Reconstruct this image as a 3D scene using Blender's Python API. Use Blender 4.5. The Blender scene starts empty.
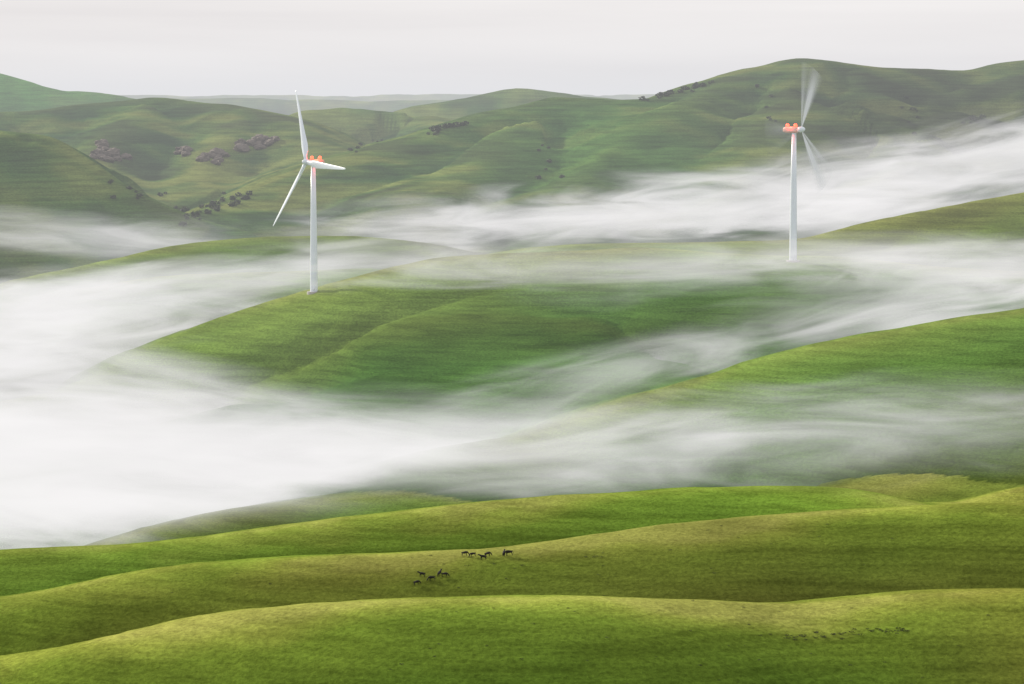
import bpy, math, numpy as np, random, bmesh
from mathutils import Vector, Matrix
random.seed(4); rng=np.random.default_rng(7)
S=bpy.context.scene
S.view_settings.view_transform='Standard'; S.view_settings.look='None'; S.view_settings.exposure=0
# ---------------------------------------------------------------- survey frame
F=2844.0; CZ=250.0; TILT=math.atan(232/F)
ct,st=math.cos(TILT),math.sin(TILT)
def ray(px,py):
    a=(px-512)/F; b=(342-py)/F
    return np.array([a, ct+b*st, -st+b*ct])
def pt(px,py,D):
    r=ray(px,py); return np.array([0,0,CZ])+r*(D/r[1])
# ---------------------------------------------------------------- noise
def _hash(ix,iy,s):
    n=(ix*374761393+iy*668265263+s*974634777)&0xffffffff
    n=((n^(n>>13))*1274126177)&0xffffffff
    return (((n^(n>>16))&0xffff)/65535.0)
def vnoise(x,y,s=0):
    ix=np.floor(x).astype(np.int64); iy=np.floor(y).astype(np.int64)
    fx=x-ix; fy=y-iy
    fx=fx*fx*fx*(fx*(fx*6-15)+10); fy=fy*fy*fy*(fy*(fy*6-15)+10)
    a=_hash(ix,iy,s);b=_hash(ix+1,iy,s);c=_hash(ix,iy+1,s);d=_hash(ix+1,iy+1,s)
    return (a*(1-fx)+b*fx)*(1-fy)+(c*(1-fx)+d*fx)*fy
def fbm(x,y,s=0,o=4):
    t=0;a=1;n=0
    for i in range(o):
        t=t+a*(vnoise(x,y,s+i*13)*2-1); n+=a; a*=.5; x,y=x*1.9*.8-y*1.9*.6+7.3,x*1.9*.6+y*1.9*.8+3.1
    return t/n
# ---------------------------------------------------------------- ridges
R=[]
def ridge(pts,a,w,gul=1.0,dy=0,spur=False):
    P=np.array([pt(p[0],p[1]+dy,p[2]) for p in pts])
    Q=[];n=len(P)
    for i in range(n-1):
        p0=P[max(i-1,0)];p1=P[i];p2=P[i+1];p3=P[min(i+2,n-1)]
        for t in (0,.33,.67):
            Q.append(.5*((2*p1)+(-p0+p2)*t+(2*p0-5*p1+4*p2-p3)*t*t+(-p0+3*p1-3*p2+p3)*t**3))
    Q.append(P[-1]); R.append((np.array(Q),a,w,gul,spur))
ridge([(-500,700,600),(-250,685,640),(0,660,650),(120,636,650),(250,613,655),(400,602,650),(560,598,645),(700,603,650),(800,605,655),(900,594,660),(1024,590,660),(1300,580,650),(1600,600,640)],.45,26,.6)
ridge([(-500,640,880),(-200,620,890),(0,598,900),(100,580,900),(200,564,905),(350,555,900),(480,550,895),(600,536,900),(700,523,905),(800,515,910),(900,509,910),(1024,505,905),(1300,510,900),(1600,530,900)],.45,30,.6)
ridge([(-500,590,1080),(-200,565,1090),(0,551,1100),(150,543,1100),(300,524,1100),(400,512,1105),(500,501,1110),(600,494,1110),(700,489,1110),(800,487,1105),(860,493,1090),(920,507,1070),(1000,532,1040)],.45,30,.6)
ridge([(60,560,1230),(150,530,1240),(230,513,1245),(310,505,1250),(400,501,1250),(470,504,1245),(560,520,1235)],.3,36,.5)
ridge([(760,520,1190),(830,495,1200),(900,483,1210),(1024,474,1220),(1200,458,1230),(1500,470,1230)],.34,35,.7)
ridge([(960,506,1130),(1010,492,1135),(1060,484,1140),(1200,470,1150)],.4,20,.7)
ridge([(520,440,1330),(600,412,1345),(700,380,1365),(800,350,1380),(900,330,1390),(1024,310,1400),(1250,290,1420),(1600,290,1420)],.32,50,1)
# middle hill with turbines
ridge([(-200,440,1600),(60,395,1620),(150,352,1650),(230,321,1680),(310,296,1700),(380,279,1705),(450,267,1710),(520,260,1715),(600,257,1720),(700,258,1720),(793,263,1715),(900,268,1720),(1024,276,1730),(1300,285,1740),(1700,300,1740)],.34,56,1.9,-5)
ridge([(450,267,1710),(430,300,1640),(400,335,1580),(360,375,1530)],.38,40,1.7,-3,True)
ridge([(640,257,1720),(640,290,1640),(600,330,1570),(550,370,1510)],.40,36,1.7,-2,True)
ridge([(820,262,1715),(800,285,1640),(760,315,1570),(700,350,1510)],.40,34,1.7,2,True)
# right hill behind turbine
ridge([(450,262,1900),(540,247,1930),(640,243,1950),(740,242,1960),(800,239,1970),(850,228,1980),(930,211,2000),(1024,192,2010),(1200,165,2020),(1600,150,2020)],.3,50,1.4)
# left low ridges
ridge([(-300,330,2000),(-50,300,2000),(20,280,2020),(130,256,2050),(200,242,2080),(300,236,2120),(400,240,2160),(480,252,2200)],.3,36,1.8)
ridge([(60,296,1950),(150,278,1930),(260,272,1900),(350,270,1890)],.3,30,1.6)
# big far hill (right)
ridge([(200,214,2450),(260,194,2550),(330,168,2620),(400,144,2700),(480,119,2780),(560,101,2830),(640,99,2850),(700,84,2900),(740,71,2930),(800,62,2950),(850,62,2950),(920,71,2950),(970,69,2950),(1024,60,2950),(1250,50,2950),(1700,70,2950)],.38,80,2.6)
ridge([(740,71,2930),(690,100,2800),(640,135,2680),(590,165,2580),(540,190,2500)],.46,40,2.6)
ridge([(800,62,2950),(790,95,2820),(760,135,2690),(740,170,2580)],.46,36,2.6)
ridge([(920,72,2950),(915,110,2800),(890,150,2650),(870,180,2550)],.46,40,2.6)
ridge([(560,101,2830),(520,135,2700),(460,165,2600),(400,190,2500)],.46,36,2.6)
# left hills
ridge([(-500,110,2350),(-200,112,2400),(0,131,2450),(40,140,2440),(80,162,2420),(130,192,2400),(175,218,2380),(210,240,2360)],.46,34,2.2)
ridge([(-300,120,3000),(0,112,3050),(60,106,3080),(130,101,3100),(180,100,3100),(250,110,3050),(300,125,2980),(340,150,2900)],.44,50,2.8)
ridge([(150,101,3100),(120,125,2950),(100,150,2850),(130,180,2750),(180,205,2650)],.5,32,2.8)
ridge([(230,108,3070),(230,130,2950),(210,160,2850),(225,190,2720)],.5,32,2.8)
ridge([(270,118,3300),(330,108,3350),(390,107,3350),(430,115,3350),(450,130,3200)],.42,50,2.4)
ridge([(360,125,3700),(400,109,3700),(450,98,3720),(500,88,3750),(550,92,3760),(620,100,3800)],.4,60,2.4)
ridge([(-700,40,3900),(-300,50,3900),(-100,62,3900),(0,71,3900),(50,85,3920),(110,97,3950),(160,106,3950)],.38,60,2)
ridge([(-1200,90,6800),(-300,100,6800),(130,99,6800),(250,98,6800),(360,100,6900),(450,99,6900),(700,101,7000),(1200,92,7000),(2200,85,7000)],.3,200,2)
ridge([(-1500,95,9800),(200,95,9900),(420,94,9900),(900,94,9900),(2400,88,9900)],.25,300,2)
k=np.array([[-400,-160,205],[-150,-90,232],[0,-40,236],[160,-90,230],[420,-170,200]],float)
R.append((k,.42,40,.3,False))
def height(X,Y,full=False):
    K=5.0
    m=np.full(X.shape,0.0); acc=np.ones(X.shape); dmin=np.full(X.shape,1e9); gw=np.full(X.shape,1.0); best=np.full(X.shape,-1e9)
    wx=X+28*fbm(X/170,Y/170,91,2); wy=Y+28*fbm(X/170+9,Y/170,92,2)
    far=np.clip((Y-2000)/700,0,1)
    ux=X+(wx-X)*far; uy=Y+(wy-Y)*far
    for Q,a,w,g,spur in R:
        bd=np.full(X.shape,1e18); bz=np.zeros(X.shape)
        for i in range(len(Q)-1):
            ax,ay,az=Q[i]; bx,by,bz_=Q[i+1]
            dx,dy=bx-ax,by-ay; L=dx*dx+dy*dy+1e-6
            t=np.clip(((ux-ax)*dx+(uy-ay)*dy)/L,0,1)
            d2=(ux-ax-t*dx)**2+(uy-ay-t*dy)**2
            mk=d2<bd
            bd=np.where(mk,d2,bd); bz=np.where(mk,az+t*(bz_-az),bz)
        d=np.sqrt(bd)
        h=bz-a*(np.sqrt(bd+w*w)-w)
        mk=h>best
        best=np.where(mk,h,best); gw=np.where(mk,g,gw)
        if not spur: dmin=np.where(mk,d,dmin)
        nm=np.maximum(m,h); acc=acc*np.exp((m-nm)/K)+np.exp((h-nm)/K); m=nm
    z=m+K*np.log(acc)
    away=np.clip(dmin/90,0,1)**1.2
    g1=1-np.abs(fbm(X/210+3,Y/210,5,4))*2.2
    z=z-gw*7.5*away*np.clip(g1,-.5,1)**2
    z=z+gw*2.2*fbm(X/75,Y/75,21,4)*(.25+.75*away)+ .5*fbm(X/22,Y/22,33,3)
    if full: return z,dmin
    return z
def ground_hit(px,py,d0=400,d1=4200):
    r=ray(px,py); D=np.arange(d0,d1,4.0)
    X=r[0]/r[1]*D; G=height(X,D)-(CZ+r[2]/r[1]*D); i=max(1,int(np.argmax(G>=0)))
    t=-G[i-1]/(G[i]-G[i-1]+1e-9); y=D[i-1]+4*min(1,max(0,t)); x=r[0]/r[1]*y
    return Vector((x,y,float(height(np.array([x]),np.array([y]))[0])))
# ---------------------------------------------------------------- node helpers
def new_mat(name):
    m=bpy.data.materials.new(name); m.use_nodes=True; nt=m.node_tree; nt.nodes.clear()
    return m,nt,nt.nodes.new('ShaderNodeOutputMaterial')
def N(nt,t,**kw):
    n=nt.nodes.new('ShaderNode'+t)
    for k_,v in kw.items(): setattr(n,k_,v)
    return n
def math_(nt,op,a,b=None,clamp=False):
    n=nt.nodes.new('ShaderNodeMath'); n.operation=op; n.use_clamp=clamp
    for i,v in enumerate((a,b)):
        if v is None: continue
        if isinstance(v,(int,float)): n.inputs[i].default_value=v
        else: nt.links.new(v,n.inputs[i])
    return n.outputs[0]
def ramp(nt,fac,stops,interp='LINEAR'):
    n=nt.nodes.new('ShaderNodeValToRGB'); e=n.color_ramp.elements; n.color_ramp.interpolation=interp
    while len(e)<len(stops): e.new(.5)
    for el,(p,c) in zip(e,stops):
        el.position=p; el.color=(c[0],c[1],c[2],1) if not isinstance(c,(int,float)) else (c,c,c,1)
    nt.links.new(fac,n.inputs[0]); return n.outputs[0]
def mixc(nt,fac,a,b,bt='MIX'):
    n=nt.nodes.new('ShaderNodeMix'); n.data_type='RGBA'; n.blend_type=bt
    for s,v in ((0,fac),(6,a),(7,b)):
        if isinstance(v,(int,float)): n.inputs[s].default_value=v
        elif isinstance(v,tuple): n.inputs[s].default_value=(*v,1)
        else: nt.links.new(v,n.inputs[s])
    return n.outputs[2]
def noise(nt,vec,scale,detail=4,rough=.55,dist=0):
    n=nt.nodes.new('ShaderNodeTexNoise'); n.inputs['Scale'].default_value=scale; n.inputs['Detail'].default_value=detail
    n.inputs['Roughness'].default_value=rough; n.inputs['Distortion'].default_value=dist
    nt.links.new(vec,n.inputs['Vector']); return n.outputs[0]
def simple(name,col,rough=.5,emit=None,es=0,var=.15,sc=.5):
    m,nt,o=new_mat(name); b=N(nt,'BsdfPrincipled'); b.inputs['Roughness'].default_value=rough
    g=N(nt,'NewGeometry'); f=noise(nt,g.outputs['Position'],sc,5)
    c=mixc(nt,f,tuple(x*(1-var) for x in col),tuple(min(1,x*(1+var)) for x in col))
    nt.links.new(c,b.inputs['Base Color'])
    if emit: b.inputs['Emission Color'].default_value=(*emit,1); b.inputs['Emission Strength'].default_value=es
    nt.links.new(b.outputs[0],o.inputs[0]); return m
def link(o): S.collection.objects.link(o); return o
def mesh_obj(name,v,f,mat=None,smooth=True):
    me=bpy.data.meshes.new(name); me.from_pydata([tuple(x) for x in v],[],f); me.update()
    if smooth: me.polygons.foreach_set('use_smooth',[True]*len(me.polygons))
    if mat: me.materials.append(mat)
    return link(bpy.data.objects.new(name,me))
# ---------------------------------------------------------------- terrain sheet
ys=np.concatenate([np.arange(-300,450,15),np.arange(450,1300,2.5),np.arange(1300,2050,3.5),np.arange(2050,3300,5),np.geomspace(3300,26000,150)])
us=np.linspace(-1,1,601)
Y,U=np.meshgrid(ys,us,indexing='ij'); X=U*(330+.32*np.maximum(Y,0))
Z=np.empty_like(X);Dm=np.empty_like(X)
for i in range(0,len(ys),100):
    Z[i:i+100],Dm[i:i+100]=height(X[i:i+100],Y[i:i+100],True)
nr,nc=X.shape
co=np.stack([X,Y,Z],-1).reshape(-1,3).astype(np.float32)
idx=np.arange(nr*nc).reshape(nr,nc)
fc=np.stack([idx[:-1,:-1],idx[:-1,1:],idx[1:,1:],idx[1:,:-1]],-1).reshape(-1,4)
me=bpy.data.meshes.new('grass_hills'); me.vertices.add(len(co)); me.vertices.foreach_set('co',co.ravel())
me.loops.add(fc.size); me.loops.foreach_set('vertex_index',fc.ravel().astype(np.int32))
me.polygons.add(len(fc)); me.polygons.foreach_set('loop_start',np.arange(0,fc.size,4,dtype=np.int32))
me.polygons.foreach_set('use_smooth',np.ones(len(fc),bool)); me.update()
# vegetation colour per vertex: dry crests and green flanks with crest light and lower shade painted in, brighter and duller patches
mid=.5+.75*fbm(X/60,Y/38,51,5); big=.5+.8*fbm(X/240,Y/160,71,4)
def cramp(v,stops):
    xs=[s[0] for s in stops]; return np.stack([np.interp(v,xs,[s[1][k_] for s in stops]) for k_ in range(3)],-1)
def mixn(f,a,b): return a*(1-f[...,None])+b*f[...,None]
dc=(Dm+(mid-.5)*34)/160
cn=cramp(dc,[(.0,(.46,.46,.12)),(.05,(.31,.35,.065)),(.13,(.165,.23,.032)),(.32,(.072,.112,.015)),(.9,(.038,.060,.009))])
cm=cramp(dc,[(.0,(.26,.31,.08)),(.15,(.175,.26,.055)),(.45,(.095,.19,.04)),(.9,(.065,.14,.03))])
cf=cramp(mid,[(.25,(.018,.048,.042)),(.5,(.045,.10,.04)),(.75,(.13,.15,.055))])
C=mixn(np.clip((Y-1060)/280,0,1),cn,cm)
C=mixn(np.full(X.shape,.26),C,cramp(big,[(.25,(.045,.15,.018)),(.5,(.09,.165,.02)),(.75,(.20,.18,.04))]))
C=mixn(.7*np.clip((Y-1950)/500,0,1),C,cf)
def patch(px,py,D,rx,ry,col,amt):
    global C
    p=pt(px,py,D); q=((X-p[0])/rx)**2+((Y-p[1])/ry)**2+(mid-.5)*1.2
    C=mixn(amt*np.exp(-np.clip(q,0,50)),C,np.array(col)[None,None,:]*np.ones(X.shape+(1,)))
patch(790,492,1100,60,50,(.15,.29,.035),.6)
patch(20,560,1090,80,60,(.08,.21,.03),.45)
patch(200,345,1640,80,60,(.17,.30,.055),.6)
patch(420,310,1640,70,50,(.18,.28,.055),.4)
patch(620,150,2650,110,160,(.075,.18,.04),.65)
patch(950,100,2800,170,200,(.055,.065,.035),.65)
patch(960,225,1960,90,60,(.12,.13,.035),.6)
patch(30,85,3850,140,150,(.08,.25,.05),.8)
patch(700,575,870,120,50,(.115,.12,.03),.3)
patch(200,600,860,70,50,(.115,.11,.025),.3)
C=C*(.76+.5*np.clip(mid,0,1))[...,None]
at=me.color_attributes.new('veg_and_shade','FLOAT_COLOR','POINT')
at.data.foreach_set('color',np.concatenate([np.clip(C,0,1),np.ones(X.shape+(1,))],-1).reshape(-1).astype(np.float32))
hills=link(bpy.data.objects.new('grass_hills',me))
m,nt,o=new_mat('grass')
g=N(nt,'NewGeometry'); P=g.outputs['Position']
fine=noise(nt,P,.7,5,.8)
mp=N(nt,'Mapping'); mp.inputs['Scale'].default_value=(.02,.02,.4); nt.links.new(P,mp.inputs[0])
terr=noise(nt,mp.outputs[0],1.0,3,.7)
c=N(nt,'Attribute',attribute_name='veg_and_shade').outputs['Color']
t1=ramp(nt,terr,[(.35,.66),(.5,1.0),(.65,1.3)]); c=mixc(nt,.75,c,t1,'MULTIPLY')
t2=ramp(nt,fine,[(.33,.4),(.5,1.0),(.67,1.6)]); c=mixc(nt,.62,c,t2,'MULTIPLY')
b=N(nt,'BsdfDiffuse'); nt.links.new(c,b.inputs[0])
hh=math_(nt,'ADD',math_(nt,'MULTIPLY',fine,1.2),math_(nt,'MULTIPLY',terr,1.8))
bp=N(nt,'Bump'); bp.inputs['Strength'].default_value=.8; bp.inputs['Distance'].default_value=1.0
nt.links.new(hh,bp.inputs['Height']); nt.links.new(bp.outputs[0],b.inputs['Normal'])
nt.links.new(b.outputs[0],o.inputs[0]); me.materials.append(m)
# ---------------------------------------------------------------- turbines
white=simple('painted_steel',(.72,.79,.88),.35,var=.04,sc=.3)
ncm=simple('nacelle_red_glow',(.76,.36,.28),.4,var=.08,sc=.6)  # red glow of the beacons painted into the nacelle's base colour
redlit=simple('beacon_glass',(.8,.03,.02),.3,(1,.05,.02),7)
conc=simple('concrete',(.35,.34,.32),.9)
def lathe(name,prof,mat,seg=32,axis='Z'):
    v=[];f=[]
    for r,z in prof:
        for i in range(seg):
            a=2*math.pi*i/seg; p=(r*math.cos(a),r*math.sin(a),z)
            v.append(p if axis=='Z' else (p[0],-p[2],p[1]))
    for j in range(len(prof)-1):
        for i in range(seg):
            i2=(i+1)%seg; f.append((j*seg+i,j*seg+i2,(j+1)*seg+i2,(j+1)*seg+i))
    f.append(tuple(range(seg))[::-1]); f.append(tuple((len(prof)-1)*seg+i for i in range(seg)))
    return mesh_obj(name,v,f,mat)
def loft(name,rings,mat):
    v=[];f=[];n=len(rings[0])
    for r in rings: v+=r
    for j in range(len(rings)-1):
        for i in range(n):
            i2=(i+1)%n; f.append((j*n+i,j*n+i2,(j+1)*n+i2,(j+1)*n+i))
    f.append(tuple(range(n))[::-1]); f.append(tuple((len(rings)-1)*n+i for i in range(n)))
    return mesh_obj(name,v,f,mat)
def blade(name,L,mat):
    secs=[(0.0,1.1,1.1,0),(.05,1.1,1.1,0),(.12,2.0,.9,22),(.2,2.4,.65,18),(.35,2.0,.5,12),(.55,1.5,.33,7),(.75,1.1,.2,3),(.92,.7,.12,0),(.985,.42,.07,0),(1,.12,.03,0)]
    rings=[];n=16
    for t,c_,th,tw in secs:
        a0=math.radians(tw); rg=[]
        for i in range(n):
            a=2*math.pi*i/n; x=c_*math.cos(a)+(.25*c_ if t>.08 else 0); y=th*math.sin(a)*(1-.45*math.cos(a)*(t>.08))-1.2*t*t
            rg.append((x*math.cos(a0)-y*math.sin(a0),x*math.sin(a0)+y*math.cos(a0),1.2+t*(L-1.2)))
        rings.append(rg)
    return loft(name,rings,mat)
def nacelle_mesh(name,mat):
    rings=[]
    for y,w,h in [(-3.2,1.3,1.3),(-2.6,1.65,1.65),(0,1.8,1.85),(4,1.75,1.75),(6.5,1.5,1.5),(7.2,1.0,1.05)]:
        rings.append([(w*math.copysign(abs(math.cos(a))**.5,math.cos(a)),y,h*math.copysign(abs(math.sin(a))**.5,math.sin(a))) for a in [2*math.pi*(i+.5)/20 for i in range(20)]])
    return loft(name,rings,mat)
blurm,nt,o=new_mat('spinning_blade_paint')
uv=N(nt,'Attribute',attribute_name='sweep'); tr=N(nt,'BsdfTransparent'); df=N(nt,'BsdfDiffuse'); df.inputs[0].default_value=(.8,.84,.9,1)
mx=N(nt,'MixShader'); nt.links.new(uv.outputs['Fac'],mx.inputs[0]); nt.links.new(tr.outputs[0],mx.inputs[1]); nt.links.new(df.outputs[0],mx.inputs[2]); nt.links.new(mx.outputs[0],o.inputs[0])
def fan(name,L,th0,th1,amax,mat):
    v=[];f=[];al=[];na,nrr=40,16
    for i in range(na+1):
        s=i/na; a=math.radians(th0+(th1-th0)*s)
        prof=(math.sin(math.pi*s)**.8)*(.6+.4*math.cos(9*s))
        for j in range(nrr+1):
            r=1.2+(L-1.2)*j/nrr; v.append((r*math.sin(a),-.6*(j/nrr)**2,r*math.cos(a)))
            al.append(min(.85,max(0,amax*prof*min(1,1.2-1.05*(j/nrr)))))
    for i in range(na):
        for j in range(nrr):
            q=i*(nrr+1)+j; f.append((q,q+1,q+nrr+2,q+nrr+1))
    ob=mesh_obj(name,v,f,mat); a_=ob.data.attributes.new('sweep','FLOAT','POINT'); a_.data.foreach_set('value',al); return ob
def turbine(base,H,L,yaw,tilt,rot,blur=False):
    root=link(bpy.data.objects.new('wind_turbine',None)); root.location=base
    def par(c_,p): c_.parent=p
    t=lathe('tower',[(2.35,-4),(2.3,0),(2.1,H*.3),(1.75,H*.65),(1.35,H-1.9)],white); par(t,root)
    fl=lathe('foundation',[(4.2,-4),(4.2,.35),(3.9,.5),(2.6,.5)],conc); par(fl,root)
    dr=lathe('door_frame',[(.0,0),(.7,0),(.7,.1)],white,6,'Y'); dr.scale=(1,1,1.6); dr.location=(0,-2.28,2); par(dr,root)
    head=link(bpy.data.objects.new('head',None)); head.parent=root; head.location=(0,0,H)
    head.rotation_euler=(0,0,yaw)
    nc_=nacelle_mesh('nacelle',ncm); par(nc_,head)
    hubE=link(bpy.data.objects.new('rotor',None)); hubE.parent=head; hubE.location=(0,-5.0,.2); hubE.rotation_euler=(-tilt,0,0)
    hub=lathe('hub',[(1.6,-2.0),(1.75,-.5),(1.7,.6),(1.3,1.7),(.6,2.4),(.05,2.6)],white,24,'Y'); par(hub,hubE)
    for i in range(3):
        if blur:
            bl=fan('blade_%d'%(i+1),L,rot+120*i-17,rot+120*i+22,[1.8,1.8,.45][i],blurm); bl.parent=hubE
        else:
            bl=blade('blade_%d'%(i+1),L,white); bl.parent=hubE; bl.rotation_euler=(0,math.radians(rot+120*i),0)
    for k_,yq in enumerate((-.9,4.6)):
        bc=lathe('beacon_%d'%(k_+1),[(.6,0),(.95,.25),(.95,1.3),(.6,1.8),(.05,1.9)],redlit,16); bc.parent=head; bc.location=(0,yq,1.75)
    ld=bpy.data.lights.new('beacon_light','POINT'); ld.color=(1,.06,.03); ld.energy=2600; ld.shadow_soft_size=.4
    lo=link(bpy.data.objects.new('beacon_light',ld)); lo.parent=head; lo.location=(2.6 if yaw<0 else -2.6,1.8,2.7)
    return root
bl_=ground_hit(314,292,1400); br_=ground_hit(793,261,1400)
SCL=lambda b:2844/b.y
turbine(bl_,130/SCL(bl_),80/SCL(bl_),-math.radians(55),math.radians(9),-26)
turbine(br_,131/SCL(br_),68/SCL(br_),math.radians(52),math.radians(5),22,True)
# ---------------------------------------------------------------- cattle
hide=simple('black_cattle_hide',(.008,.007,.006),.8,var=.4,sc=3)
def cow_mesh(graze):
    V=[];E=[];Rr=[]
    def add(p,r,parent=None):
        V.append(p); Rr.append(r); i=len(V)-1
        if parent is not None: E.append((parent,i))
        return i
    pel=add((-.72,0,1.12),(.25,.30)); mid_=add((-.2,0,1.05),(.33,.37),pel); che=add((.35,0,1.05),(.30,.40),mid_); sh=add((.62,0,1.15),(.22,.32),che)
    if graze:
        nk=add((.95,0,.95),(.15,.2),sh); po=add((1.2,0,.55),(.13,.15),nk); hd=add((1.32,0,.33),(.11,.13),po); mz=add((1.38,0,.12),(.08,.09),hd)
    else:
        nk=add((.95,0,1.32),(.15,.2),sh); po=add((1.2,0,1.5),(.13,.15),nk); hd=add((1.42,0,1.4),(.11,.13),po); mz=add((1.64,0,1.27),(.08,.09),hd)
    for s in (-1,1):
        h=add((-.72,s*.2,.92),(.17,.2),pel); kn=add((-.58,s*.22,.72),(.11,.14),h); hk=add((-.86,s*.22,.46),(.06,.075),kn); ft=add((-.8,s*.22,.1),(.05,.05),hk); add((-.74,s*.22,.03),(.06,.05),ft)
        a=add((.5,s*.2,.85),(.13,.17),che); kk=add((.5+.06*s,s*.21,.45),(.065,.07),a); f2=add((.5+.08*s,s*.21,.1),(.045,.045),kk); add((.54+.08*s,s*.21,.03),(.06,.05),f2)
        add((V[po][0]-.03,s*.25,V[po][2]+.03),(.04,.06),po)
    t1_=add((-.98,0,1.2),(.05,.05),pel); t2_=add((-1.08,0,.85),(.035,.035),t1_); add((-1.08,0,.5),(.06,.06),t2_)
    me=bpy.data.meshes.new('cow_skel'); me.from_pydata(V,E,[]); ob=link(bpy.data.objects.new('tmp',me))
    sk=ob.modifiers.new('s','SKIN'); sd=ob.modifiers.new('d','SUBSURF'); sd.levels=2
    for i,r in enumerate(Rr): me.skin_vertices[0].data[i].radius=r
    me.skin_vertices[0].data[0].use_root=True
    dg=bpy.context.evaluated_depsgraph_get(); dg.update()
    out=bpy.data.meshes.new_from_object(ob.evaluated_get(dg)); bpy.data.objects.remove(ob)
    out.materials.clear(); out.materials.append(hide); out.name='cow'
    out.polygons.foreach_set('use_smooth',[True]*len(out.polygons)); return out
cg,cs=cow_mesh(True),cow_mesh(False)
for px,py,hd,gz,sc in [(465,556,10,1,.95),(473,557,200,1,.9),(483,560,170,0,1),(488,557,30,1,1),(504,556,80,0,1.0),(509,556,185,1,1.15),(417,585,20,1,.9),(422,577,160,0,.95),(432,581,185,1,1),(440,576,60,0,1),(445,577,350,1,.9)]:
    p=ground_hit(px,py,700,1400)
    ob=link(bpy.data.objects.new('cow',cg if gz else cs)); ob.location=p+Vector((0,0,.02)); ob.scale=(sc*1.12,)*3
    dx=math.cos(math.radians(hd)); dy=math.sin(math.radians(hd))
    z1=height(np.array([p.x+dx*.7,p.x-dx*.7]),np.array([p.y+dy*.7,p.y-dy*.7])); pitch=math.atan2(z1[0]-z1[1],1.4)
    ob.rotation_euler=(0,-pitch,math.radians(hd))
# ---------------------------------------------------------------- shrubs
leaf=simple('shrub_leaves',(.03,.045,.022),.8,var=.5,sc=.4)
weed=simple('rough_grass_blades',(.035,.04,.015),.9,var=.5,sc=1)
def shrubs(name,spots,n,dmin=2000,flat=1,mat=leaf):
    v=[];f=[]
    for (x0,y0,x1,y1,jit,cnt,size) in spots:
        for _ in range(cnt):
            t=random.random(); px=x0+(x1-x0)*t+random.gauss(0,jit); py=y0+(y1-y0)*t+random.gauss(0,jit*.5)
            p=ground_hit(px,py,dmin,4200)
            if p.y<dmin+10: continue
            s=size*random.uniform(.5,1.3)
            for _ in range(n):
                d=Vector((random.gauss(0,1),random.gauss(0,1),random.gauss(0,1))).normalized()*random.uniform(.5,1)
                c_=p+Vector((d.x*s*1.2/flat,d.y*s/flat,(d.z*.75+.55)*s*flat)); q=s*random.uniform(.15,.35)
                u=Vector((random.gauss(0,1),random.gauss(0,1),random.gauss(0,1))).normalized(); w=u.orthogonal().normalized()
                k_=len(v); v+= [c_+u*q,c_+w*q,c_-u*q,c_-w*q]; f.append((k_,k_+1,k_+2,k_+3))
    mesh_obj(name,v,f,mat,False)
shrubs('shrub_thicket',[(640,102,712,84,3,26,2.8),(425,134,470,122,3,18,2.8),(540,140,550,180,5,8,2),(180,222,250,192,6,40,2.6),(760,80,780,130,5,8,1.8),(905,90,915,140,5,8,2.0),(90,180,170,205,8,12,2.1),(340,150,400,140,8,8,2.1),(965,125,985,118,3,8,2.6)],60)
shrubs('rough_grass_tufts',[(785,637,910,630,4,60,.3),(300,620,1000,660,60,60,.22),(585,556,600,556,3,5,.35),(100,590,950,540,30,40,.3)],30,450,.6,weed)
# rocks
rock=simple('weathered_rock',(.12,.098,.083),.9,var=.6,sc=.3)
def outcrop(spots):
    bm=bmesh.new()
    for px,py,s in spots:
        p=ground_hit(px,py,2200,4200)
        r=bmesh.ops.create_icosphere(bm,subdivisions=3,radius=1)
        off=random.uniform(0,99); a=random.uniform(0,6)
        for vv in r['verts']:
            c_=vv.co.copy(); nn=fbm(np.array([c_.x*1.7+off]),np.array([c_.y*1.7+c_.z*2.1]),3,3)[0]
            c_*= (1+.55*nn); c_=Vector((c_.x*s*1.3,c_.y*s,c_.z*s*.8)); c_.rotate(Matrix.Rotation(a,3,'Z')); vv.co=c_+p
    me=bpy.data.meshes.new('rock_outcrop'); bm.to_mesh(me); bm.free(); me.materials.append(rock); link(bpy.data.objects.new('rock_outcrop',me))
outcrop([(random.gauss(105,9),random.gauss(154,5),random.uniform(2.5,7)) for _ in range(18)])
outcrop([(random.gauss(185,5),random.gauss(153,2),random.uniform(2.5,5.5)) for _ in range(7)]+[(random.gauss(213,6),random.gauss(158,3),random.uniform(2.5,7)) for _ in range(10)])
outcrop([(random.gauss(259,8),random.gauss(143,4),random.uniform(2.5,7)) for _ in range(14)])
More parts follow.
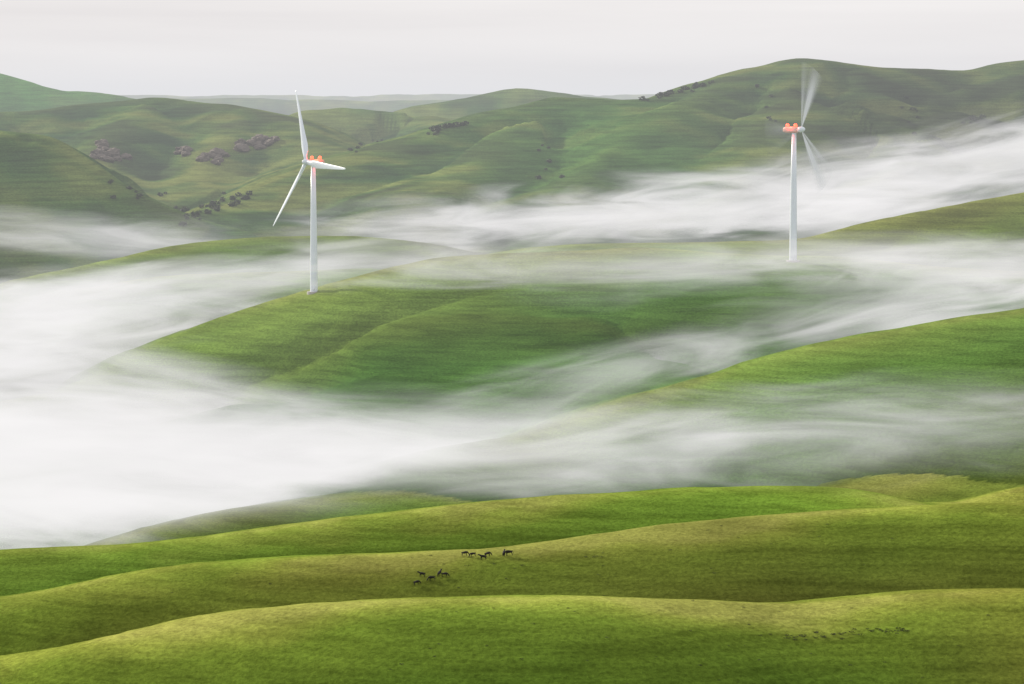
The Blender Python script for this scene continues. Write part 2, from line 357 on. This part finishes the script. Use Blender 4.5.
# ---------------------------------------------------------------- fog banks
def fogmat(name,dens,seed,A=1.55,bias=.0,sx_=105,sy_=100,sz_=17,tilt=0.0,edge=1.3,rate=1.7,hi=.97):
    m,nt,o=new_mat(name); tc=N(nt,'TexCoord'); ln=N(nt,'VectorMath',operation='LENGTH'); nt.links.new(tc.outputs['Object'],ln.inputs[0])
    inv=math_(nt,'SUBTRACT',1,ln.outputs['Value'],True)
    g=N(nt,'NewGeometry'); rt=N(nt,'Mapping'); rt.inputs['Rotation'].default_value=(0,tilt,0); nt.links.new(g.outputs['Position'],rt.inputs[0])
    mp=N(nt,'Mapping'); mp.inputs['Scale'].default_value=(1/sx_,1/sy_,1/sz_); mp.inputs['Location'].default_value=(seed*3.7,seed*1.3,seed); nt.links.new(rt.outputs[0],mp.inputs[0])
    nz=noise(nt,mp.outputs[0],1,4,.64,1.2)
    f1=math_(nt,'ADD',math_(nt,'ADD',inv,bias),math_(nt,'MULTIPLY',math_(nt,'SUBTRACT',nz,.5),A*2))
    f1=math_(nt,'MULTIPLY',f1,edge,True); f1=math_(nt,'POWER',f1,1.6)
    d=math_(nt,'MULTIPLY',math_(nt,'MULTIPLY',f1,math_(nt,'MULTIPLY',inv,2.5,True)),dens)
    vs=N(nt,'VolumeAbsorption'); vs.inputs['Color'].default_value=(0,0,0,1); nt.links.new(d,vs.inputs['Density'])
    em=N(nt,'Emission'); nt.links.new(ramp(nt,f1,[(0,(hi*.84,hi*.825,hi*.83)),(1,(hi,hi*.98,hi*.98))]),em.inputs[0]); nt.links.new(d,em.inputs[1])  # fog glows by itself in place of scattered daylight, greyer where thin
    ad=N(nt,'AddShader'); nt.links.new(vs.outputs[0],ad.inputs[0]); nt.links.new(em.outputs[0],ad.inputs[1]); nt.links.new(ad.outputs[0],o.inputs['Volume'])
    m.cycles.volume_step_rate=rate
    return m
fi=[0]
def fog(px,py,D,rx,ry,rz,roll,dens,yaw=0,**kw):
    fi[0]+=1
    bm=bmesh.new(); bmesh.ops.create_icosphere(bm,subdivisions=3,radius=1); me=bpy.data.meshes.new('fog_bank'); bm.to_mesh(me); bm.free()
    me.materials.append(fogmat('fog_%d'%fi[0],dens,fi[0]*1.7,tilt=math.radians(roll),**kw))
    ob=link(bpy.data.objects.new('fog_bank',me)); ob.location=pt(px,py,D); ob.scale=(rx,ry,rz); ob.rotation_euler=(0,-math.radians(roll),math.radians(yaw))
fog(20,475,1300,260,130,54,-2,.02,bias=.10,A=1.2)
fog(330,455,1310,330,110,38,-4,.014)
fog(680,448,1290,360,90,34,3,.012)
fog(930,448,1270,240,90,36,3,.015)
fog(0,335,1740,250,140,50,4,.015)
fog(215,288,1880,250,100,32,6,.012)
fog(850,330,1550,250,70,28,13,.018)
fog(660,262,1640,360,70,18,2,.008)
fog(950,272,1640,280,80,24,3,.012)
fog(700,208,2250,390,110,36,3,.016)
fog(960,168,2330,300,100,48,10,.016)
fog(120,238,2250,240,120,24,-4,.007)
fog(70,385,1520,150,90,34,-8,.014)
fog(640,370,1440,140,60,22,12,.009)
# ---------------------------------------------------------------- haze
m,nt,o=new_mat('thin_haze'); HD=1.2e-4
vs=N(nt,'VolumeAbsorption'); vs.inputs['Color'].default_value=(0,0,0,1); vs.inputs['Density'].default_value=HD
em=N(nt,'Emission'); em.inputs[0].default_value=(.77,.775,.80,1); em.inputs[1].default_value=HD  # even emission stands in for daylight scattered by the haze
ad=N(nt,'AddShader'); nt.links.new(vs.outputs[0],ad.inputs[0]); nt.links.new(em.outputs[0],ad.inputs[1]); nt.links.new(ad.outputs[0],o.inputs['Volume'])
hz=mesh_obj('valley_haze',[(x,y,z) for z in (-60,420) for (x,y) in ((-9000,1150),(9000,1150),(9000,25000),(-9000,25000))],[(3,2,1,0),(4,5,6,7),(0,1,5,4),(1,2,6,5),(2,3,7,6),(3,0,4,7)],m,False)
# ---------------------------------------------------------------- sky
w=bpy.data.worlds.new('World'); S.world=w; w.use_nodes=True; nt=w.node_tree; nt.nodes.clear()
sky=N(nt,'TexSky',sky_type='NISHITA'); sky.sun_disc=False; EL=math.radians(23); AZ=math.radians(-47)
sky.sun_elevation=EL; sky.sun_rotation=AZ
b1=N(nt,'Background'); b1.inputs[1].default_value=.1; nt.links.new(sky.outputs[0],b1.inputs[0])
tc=N(nt,'TexCoord'); mp=N(nt,'Mapping'); mp.inputs['Scale'].default_value=(1,1,14); nt.links.new(tc.outputs['Generated'],mp.inputs[0])
nz=noise(nt,mp.outputs[0],4.0,5,.5,.4)
col=ramp(nt,nz,[(.32,(.80,.76,.765)),(.5,(.90,.86,.855)),(.7,(.98,.94,.93))])
b2=N(nt,'Background'); b2.inputs[1].default_value=1.0; nt.links.new(col,b2.inputs[0])
mx=N(nt,'MixShader'); mx.inputs[0].default_value=.94; nt.links.new(b1.outputs[0],mx.inputs[1]); nt.links.new(b2.outputs[0],mx.inputs[2])
wo=N(nt,'OutputWorld'); nt.links.new(mx.outputs[0],wo.inputs[0])
sl=bpy.data.lights.new('sun','SUN'); sl.energy=5.0; sl.angle=math.radians(4); sl.color=(1,.91,.72)
so=link(bpy.data.objects.new('sun',sl))
sd=Vector((math.sin(AZ)*math.cos(EL),math.cos(AZ)*math.cos(EL),math.sin(EL))); so.rotation_euler=sd.to_track_quat('Z','Y').to_euler()
# ---------------------------------------------------------------- camera
cd=bpy.data.cameras.new('camera'); cd.sensor_width=36; cd.lens=F*36/1024; cd.clip_start=1; cd.clip_end=40000
cam=link(bpy.data.objects.new('camera',cd)); cam.location=(0,0,CZ); cam.rotation_euler=(math.pi/2-TILT,0,0); S.camera=cam
